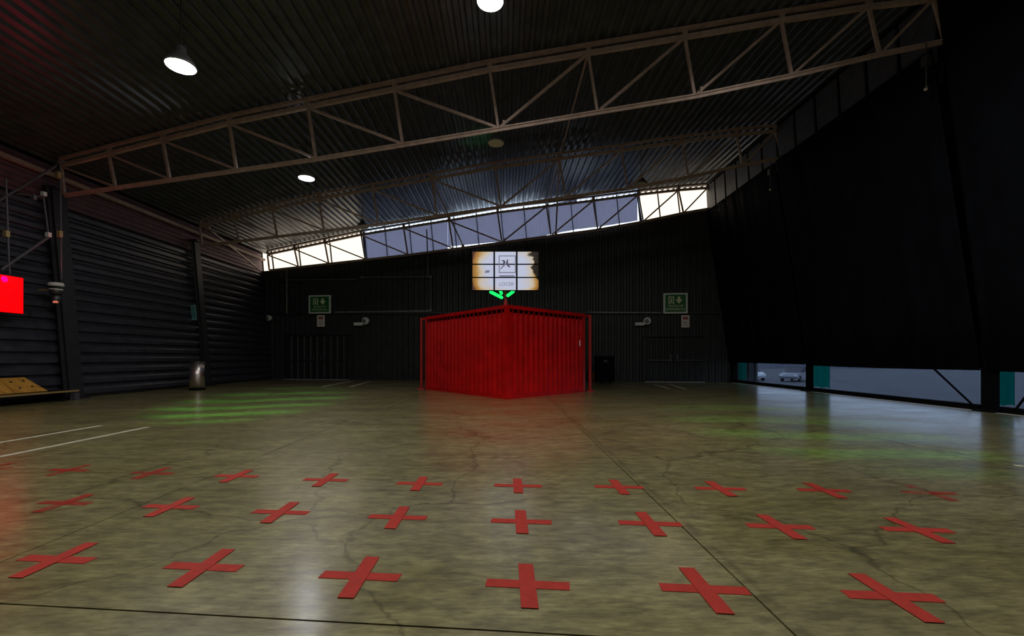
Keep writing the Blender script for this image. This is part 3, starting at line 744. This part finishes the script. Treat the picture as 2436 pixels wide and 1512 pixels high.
def elamp(px, py, r, plate, label):
    c = W(px, py)+N*.30; rr = r*c.y/FPX
    t = thing('emergency_lamp', c-Z*rr, label, 'lamp', 'white emergency lamps on the back wall')
    ax_ = (N+E*-.5-Z*.15).normalized()
    MB().lathe(c, [(rr*.4, -rr*1.1), (rr*.9, -rr*.5), (rr, 0), (rr, rr*.4), (rr*.8, rr*.45)], 16, ax_).build('lamp_head', 'white', t, True)
    MB().lathe(c+ax_*rr*.3, [(rr*.75, 0), (rr*.5, rr*.2), (0.01, rr*.28)], 16, ax_).build('lens', 'housing', t, True)
    MB().tube(c-ax_*rr*.8, c-N*.22-ax_*rr*.3, .03).build('bracket_arm', 'darksteel', t)
    if plate:
        MB().box(W(px-18, py+7)+N*.2, 22*c.y/FPX, .18, 7*c.y/FPX, E, N, Z).build('battery_box', 'white', t)
        MB().beam(W(px-18, py+5)+N*.12, c-N*.15, .04, .04).build('bracket_arm', 'darksteel', t)
elamp(876, 764, 9, True, 'white emergency lamp with box left of the container')
elamp(1538, 764, 9, True, 'white emergency lamp with box right of the container')
elamp(648, 757, 7, False, 'small emergency lamp in the far left corner')
# teal sheet taped to the second column
c = L(B2, W(461, 743, B2).z, .36); c = D(461, 743, c.y-.45)
t = thing('teal_sheet', c-Z*.3, 'teal paper sheet fixed to the column above the steel bin', 'sheet')
ex = (Vector((1, -.35, 0))).normalized(); ez = (Z-Vector((LEAN, 0, 0))).normalized(); en = ex.cross(ez)
MB().box(c, .27, .01, .60, ex, en, ez).build('paper', 'teal', t)
for k in range(5): MB().box(c-en*(-.007)+ez*(.18-.09*k), .17, .004, .02, ex, en, ez).build('text_line', 'tealmesh', t)

# hanging pipe frame on the back wall, left
pf = thing('pipe_rack', W(860, 741), 'thin grey pipe frame fixed to the back wall above the left door', 'pipe frame')
for a_, b_, r_ in (((688, 640), (688, 744), .035), ((688, 667), (850, 666), .022), ((865, 661), (1028, 660), .03), ((1028, 660), (1028, 740), .035), ((1018, 548), (1022, 660), .03)):
    MB().tube(W(*a_)+N*.2, W(*b_)+N*.2, r_).build('pipe', 'rail', pf)
for q in ((688, 744), (865, 661), (1028, 660), (1028, 738), (688, 667)):
    MB().box(W(*q)+N*.15, .12, .2, .12, E, N, Z).build('clamp', 'rail', pf)

# ================================================================== LEFT SIDE
# steel bin
bc = F(469, 927)
t = thing('steel_bin', bc, 'tall cylindrical steel bin standing by the left wall column', 'bin')
R_ = .235; HB = 1.05
MB().lathe(bc+Z*.05, [(R_, 0), (R_, HB-.12)], 32).build('body', 'steel', t, True)
MB().lathe(bc, [(R_+.012, 0), (R_+.012, .06), (R_, .06)], 32).build('base_ring', 'black', t, True)
MB().lathe(bc+Z*(HB-.08), [(R_+.008, 0), (R_+.008, .05), (R_-.04, .07), (R_-.06, .02)], 32).build('rim', 'darksteel', t, True)
MB().box(bc+Vector((R_+.03, -.03, .95)), .07, .06, .10).build('lid_hinge', 'steel', t)
# television
tx_ = -12.3
def TV(px, py): # point on the wall mounted plane
    d = tx_*FPX/(px-CX); return D(px, py, d)
y1_ = tx_*FPX/(55-CX); y0_ = y1_-1.62; z0_, z1_ = TV(53, 746).z, TV(55, 661).z
t = thing('television', (tx_, (y0_+y1_)/2, z0_), 'bright red glowing television at the left edge', 'television')
MB().box((tx_-.04, (y0_+y1_)/2, (z0_+z1_)/2), .07, y1_-y0_+.03, z1_-z0_+.03).build('case', 'black', t)
MB().box((tx_, (y0_+y1_)/2, (z0_+z1_)/2), .012, y1_-y0_, z1_-z0_).build('display', 'tvscreen', t)
MB().box((tx_-.22, (y0_+y1_)/2, (z0_+z1_)/2), .3, .25, .3).build('wall_bracket', 'darksteel', t)
pm_ = mat('television_magenta_spot', (.3, 0, .1), .3, 0, 0, 1, 0, (.85, .0, .28), 1.2)
MB().lathe(Vector((tx_+.006, y1_-.42, z1_-.10)), [(.075, 0), (.06, .003)], 20, Vector((1, 0, 0))).build('bright_spot', pm_, t)
# pipe rig above the television
def RG(px, py): return TV(px, py)
t = thing('pipe_rig', RG(145, 700), 'dark hanging pipe rig with brass clamps above the red television', 'pipe rig')
for a_, b_, r_ in (((143, 392), (146, 664), .018), ((14, 425), (21, 625), .022), ((-40, 500), (134, 393), .03), ((2, 642), (116, 563), .035), ((103, 465), (115, 558), .022), ((40, 460), (100, 468), .018)):
    MB().tube(RG(*a_), RG(*b_), r_).build('pipe', 'pipe', t)
for q, m_, sz in (((15, 556), 'brass', .10), ((142, 556), 'brass', .11), ((138, 416), 'brass', .11), ((115, 558), 'white', .08), ((104, 461), 'white', .07), ((80, 469), 'pipe', .08)):
    MB().box(RG(*q), .09, .09, sz*1.5).build('clamp', m_, t)
MB().tube(RG(21, 625), Vector((tx_, y1_-.3, z1_+.05)), .02).build('pipe', 'pipe', t)
# wash light on the rig
c = RG(133, 698)
t = thing('wash_light', c-Z*.3, 'small stage wash light with white rings on the left column', 'stage light')
MB().lathe(c-Z*.02, [(.10, 0), (.14, .04), (.14, .16), (.10, .18)], 18).build('body', 'darksteel', t, True)
MB().lathe(c+Z*.20, [(.15, 0), (.17, .02), (.15, .09)], 18).build('ring', 'white', t, True)
MB().lathe(c+Z*.09, [(.13, 0), (.15, .015), (.13, .05)], 18).build('ring', 'white', t, True)
MB().lathe(c-Z*.30, [(.05, 0), (.09, .05), (.10, .20), (.06, .28)], 18).build('lower_body', 'darksteel', t, True)
MB().lathe(c-Z*.26+Vector((.05, -.06, 0)), [(.05, 0), (.06, .03), (.03, .06)], 14).build('lens', 'washred', t, True)
MB().beam(c+Vector((-.05, 0, .1)), c+Vector((-.45, 0, .1)), .05, .05).build('bracket', 'brass', t)
l = bpy.data.lights.new('red_wash', 'SPOT'); l.energy = 24; l.color = (1, .04, .12); l.spot_size = math.radians(125); l.spot_blend = 1; l.shadow_soft_size = .1
o = bpy.data.objects.new('red_wash', l); C.objects.link(o); o.location = c+Vector((.3, 0, .35)); o.rotation_euler = Vector((.15, -.1, 1)).to_track_quat('-Z', 'Y').to_euler()
# low black bench with tilted orange board
bx = -12.05
t = thing('low_bench', (bx-.25, 10.6, 0), 'low black bench along the foot of the left wall', 'bench')
MB().box((bx-.27, 10.3, .26), .52, 4.5, .05).build('bench_top', 'black', t)
MB().box((bx+.0, 10.3, .262), .02, 4.5, .05).build('lit_edge_strip', 'brass', t)  # orange light along the bench edge, put in as a brass-coloured strip
for yy in (8.6, 10.5, 12.2): MB().box((bx-.27, yy, .12), .44, .08, .235).build('leg', 'black', t)
MB().box((bx-.02, 12.45, .10), .14, .14, .2).build('end_foot', 'pipe', t)
p0 = Vector((bx-.04, 9.6, .29)); p1 = Vector((bx-.04, 11.75, .29)); up = Vector((-.42, 0, .36))
t = thing('orange_board', (bx-.2, 10.7, .29), 'orange plywood board with bolts tilted on the low bench', 'board')
nn = Vector((.36, 0, .42)).normalized()
ym = 10.98
for ya, yb, sl in ((9.6, ym-.01, 0), (ym+.01, 11.75, -.18)):
    q = [Vector((bx-.04, ya, .315)), Vector((bx-.04, yb, .315)), Vector((bx-.04, yb+sl, .315))+up, Vector((bx-.04, ya, .315))+up]
    MB().prism(q, -nn*.03).build('plank', 'wood', t)
for yv, u in ((10.6, .3), (10.75, .75), (11.15, .72), (11.45, .75), (11.5, .35), (11.2, .3), (10.3, .5)):
    MB().lathe(Vector((bx-.04, yv, .315))+up*u, [(.032, 0), (.028, .008)], 12, nn).build('bolt', 'hole', t)
MB().prism([Vector((bx-.05, 11.5, .29)), Vector((bx-.46, 11.5, .29)), Vector((bx-.46, 11.5, .62))], Vector((0, -.03, 0))).build('side_support', 'wood', t)

# black case and orange can right of the container
c = F(1437, 910.5)
t = thing('flight_case', c, 'black flight case on castors in the shade right of the container', 'case')
MB().box(c+Z*.55, .78, .62, .90).build('body', 'black', t)
MB().box(c+Z*1.12, .80, .64, .22).build('lid', 'black', t)
MB().box(c+Vector((0, -.325, 1.0)), .16, .02, .08).build('latch', 'darksteel', t)
for sx in (-.3, .3):
    for sy in (-.22, .22): MB().lathe(c+Vector((sx, sy-.02, .05)), [(.05, 0), (.05, .04)], 12, Vector((0, 1, 0))).build('castor', 'tyre', t)
c = F(1414.5, 907)
t = thing('orange_can', c, 'dull orange can half hidden behind the right red post', 'can')
MB().lathe(c, [(.10, 0), (.11, .03), (.11, .40), (.06, .47), (.05, .5)], 18).build('body', 'orange', t, True)
MB().lathe(c+Z*.5, [(.05, 0), (.05, .05), (.02, .06)], 14).build('cap', 'black', t, True)

# ================================================================== FLOOR MARKS
RD = Vector((1, -.092, 0)).normalized(); CD = Vector((DIR, 1, 0)).normalized()
rows = [
 ('nearest', [(135, 1330, 0), (485, 1348, 0), (857, 1370, 0), (1255, 1390, 0), (1675, 1401, 0), (2121, 1418, 0)]),
 ('middle', [(155, 1196, 1), (406, 1205, 0), (668, 1218, 0), (946, 1230, 0), (1240, 1240, 0), (1546, 1245, 0), (1855, 1252, 0), (2181, 1260, 0)]),
 ('farthest', [(-20, 1112, 2), (165, 1118, 1), (362, 1125, 1), (563, 1132, 0), (775, 1141, 0), (998, 1150, 0), (1232, 1155, 0), (1472, 1158, 0), (1713, 1162, 0), (1960, 1166, 3), (2212, 1172, 2)]),
]
ordn = ['first', 'second', 'third', 'fourth', 'fifth', 'sixth', 'seventh', 'eighth', 'ninth', 'tenth', 'eleventh']
TL, TW, TH = .44, .085, .0025
protos = {}
def cross_proto(loc, kind, label):
    m_ = ('tape', 'tape_worn', 'tape_faint', 'tape_scuffed')[kind]
    t = thing('tape_cross', loc, label, 'floor cross', 'red tape crosses on the floor')
    MB().box(loc+Z*(TH/2+.0005), TL, TW*.95, TH, RD, Vector((.092, 1, 0)).normalized(), Z).build('tape_strip', m_, t)
    MB().box(loc+Z*(TH*1.5+.0008), TW, TL*1.04, TH, RD, CD, Z).build('tape_strip', m_, t)
    return t
for rn, pts in rows:
    for i, (px, py, kd) in enumerate(pts):
        loc = F(px, py)
        look = ('', 'worn ', 'almost rubbed off ', 'scuffed ')[kd]
        lb = '%sred tape cross, %s from the left in the %s row' % (look, ordn[i], rn)
        if kd in protos: t = dup(protos[kd], loc, lb)
        else: protos[kd] = t = cross_proto(loc, kd, lb)
def pline(x0, y0, x1, y1, wd, label):
    p, q = F(x0, y0), F(x1, y1); d = (q-p).normalized(); s = Vector((d.y, -d.x, 0))*wd/2
    o = MB().prism([p+s, q+s, q-s, p-s], Vector((0, 0, -.002))); o.v = [v+Z*.003 for v in o.v]
    tag(o.build('painted_line', 'line'), label, 'floor line', 'pale painted floor lines')
pline(-60, 1062, 240, 1012, .09, 'pale painted floor line at the left edge, the farther of two')
pline(-60, 1098, 352, 1015.5, .085, 'pale painted floor line at the left edge, the nearer of two')
pline(768, 919, 838, 906, .16, 'faint painted floor line before the left door')
pline(832, 920, 880, 907, .14, 'faint painted floor line left of the container')
pline(1556, 914, 1592, 924, .12, 'faint painted floor line before the right door, left one')
pline(1592, 913, 1630, 925, .12, 'faint painted floor line before the right door, right one')
pline(2412, 1106.5, 2470, 1112, .09, 'short pale painted line at the far right edge')

# ================================================================== YARD OUTSIDE THE LOW STRIP
g = MB(); g.add([(10.9, -60, -1.2), (160, -60, -1.2), (160, 160, -1.2), (10.9, 160, -1.2)], [(0, 1, 2, 3)])
tag(g.build('ground', 'asphalt'), 'grey asphalt yard outside the low opening', None, None, 'structure')
def car(c, ang, body, label):
    t = thing('parked_car', c, label, 'car', 'cars parked in the yard')
    f = Vector((math.cos(ang), math.sin(ang), 0)); s = Vector((-f.y, f.x, 0))
    def pt(x, y, z): return c+f*x+s*y+Z*z
    prof = [(-2.0, .35), (-2.05, .75), (-1.6, .88), (.9, .86), (1.9, .72), (2.05, .5), (2.0, .3)]
    mb = MB(); n = len(prof)
    mb.add([pt(x, -.8, z) for x, z in prof]+[pt(x, .8, z) for x, z in prof], [(i, (i+1) % n, n+(i+1) % n, n+i) for i in range(n)]+[tuple(range(n))[::-1], tuple(range(n, 2*n))])
    mb.build('body', body, t)
    rp = [(-1.7, .86), (-1.2, 1.38), (.1, 1.42), (.95, .84)]
    MB().add([pt(x, -.7, z) for x, z in rp]+[pt(x, .7, z) for x, z in rp], [(0, 1, 5, 4), (1, 2, 6, 5), (2, 3, 7, 6), (3, 0, 4, 7), (3, 2, 1, 0), (4, 5, 6, 7)]).build('cabin', 'carglass', t)
    MB().add([pt(-1.22, -.69, 1.39), pt(.12, -.69, 1.43), pt(.12, .69, 1.43), pt(-1.22, .69, 1.39)]+[pt(-1.22, -.69, 1.43), pt(.12, -.69, 1.47), pt(.12, .69, 1.47), pt(-1.22, .69, 1.43)], [(0, 3, 2, 1), (4, 5, 6, 7), (0, 1, 5, 4), (1, 2, 6, 5), (2, 3, 7, 6), (3, 0, 4, 7)]).build('roof', body, t)
    for x in (-1.25, 1.3):
        for y in (-.82, .68): MB().lathe(pt(x, y, .3), [(.3, 0), (.3, .14)], 14, s).build('wheel', 'tyre', t)
    for y in (-.6, .6): MB().box(pt(2.0, y, .62), .06, .3, .12, f, s, Z).build('headlight', 'white', t)
def G(px, py): return F(px, py, -1.2)
car(G(1785, 903), math.radians(-100), 'carwhite', 'white car parked in the yard, seen through the far opening')
car(G(1893, 906), math.radians(-140), 'cargrey', 'silver grey car parked in the yard left of the far column')
# concrete wall closing the yard, teal mesh cloths by the columns
yw = MB(); 
yw.box((70, 95, -.4), 160, .4, 1.6); tag(yw.build('concrete_barrier', 'yardwall'), 'low grey concrete barrier across the far end of the yard', 'barrier')
def mesh_cloth(b0, b1, label, low=.14):
    n = 8; mb = MB(); vs = []
    for i in range(n+1):
        b = b0+(b1-b0)*i/n; x = 10.80+.03*math.sin(i*1.9)
        vs += [P(x, b, low+.02*math.sin(i*1.3)), P(x, b, 1.1)]
    mb.add(vs, [(2*i, 2*i+2, 2*i+3, 2*i+1) for i in range(n)])
    o = mb.build('mesh_cloth', 'tealmesh'); s = o.modifiers.new('thick', 'SOLIDIFY'); s.thickness = .01
    tag(o, label, 'cloth', 'teal mesh cloths beside the right columns')
mesh_cloth(BW-.75, BW-.06, 'teal mesh cloth at the far end of the low opening')
mesh_cloth(B2-.45, B2+.4, 'teal mesh cloth beside the farther right column')
mesh_cloth(-.12, .38, 'teal mesh cloth beside the nearest right column')
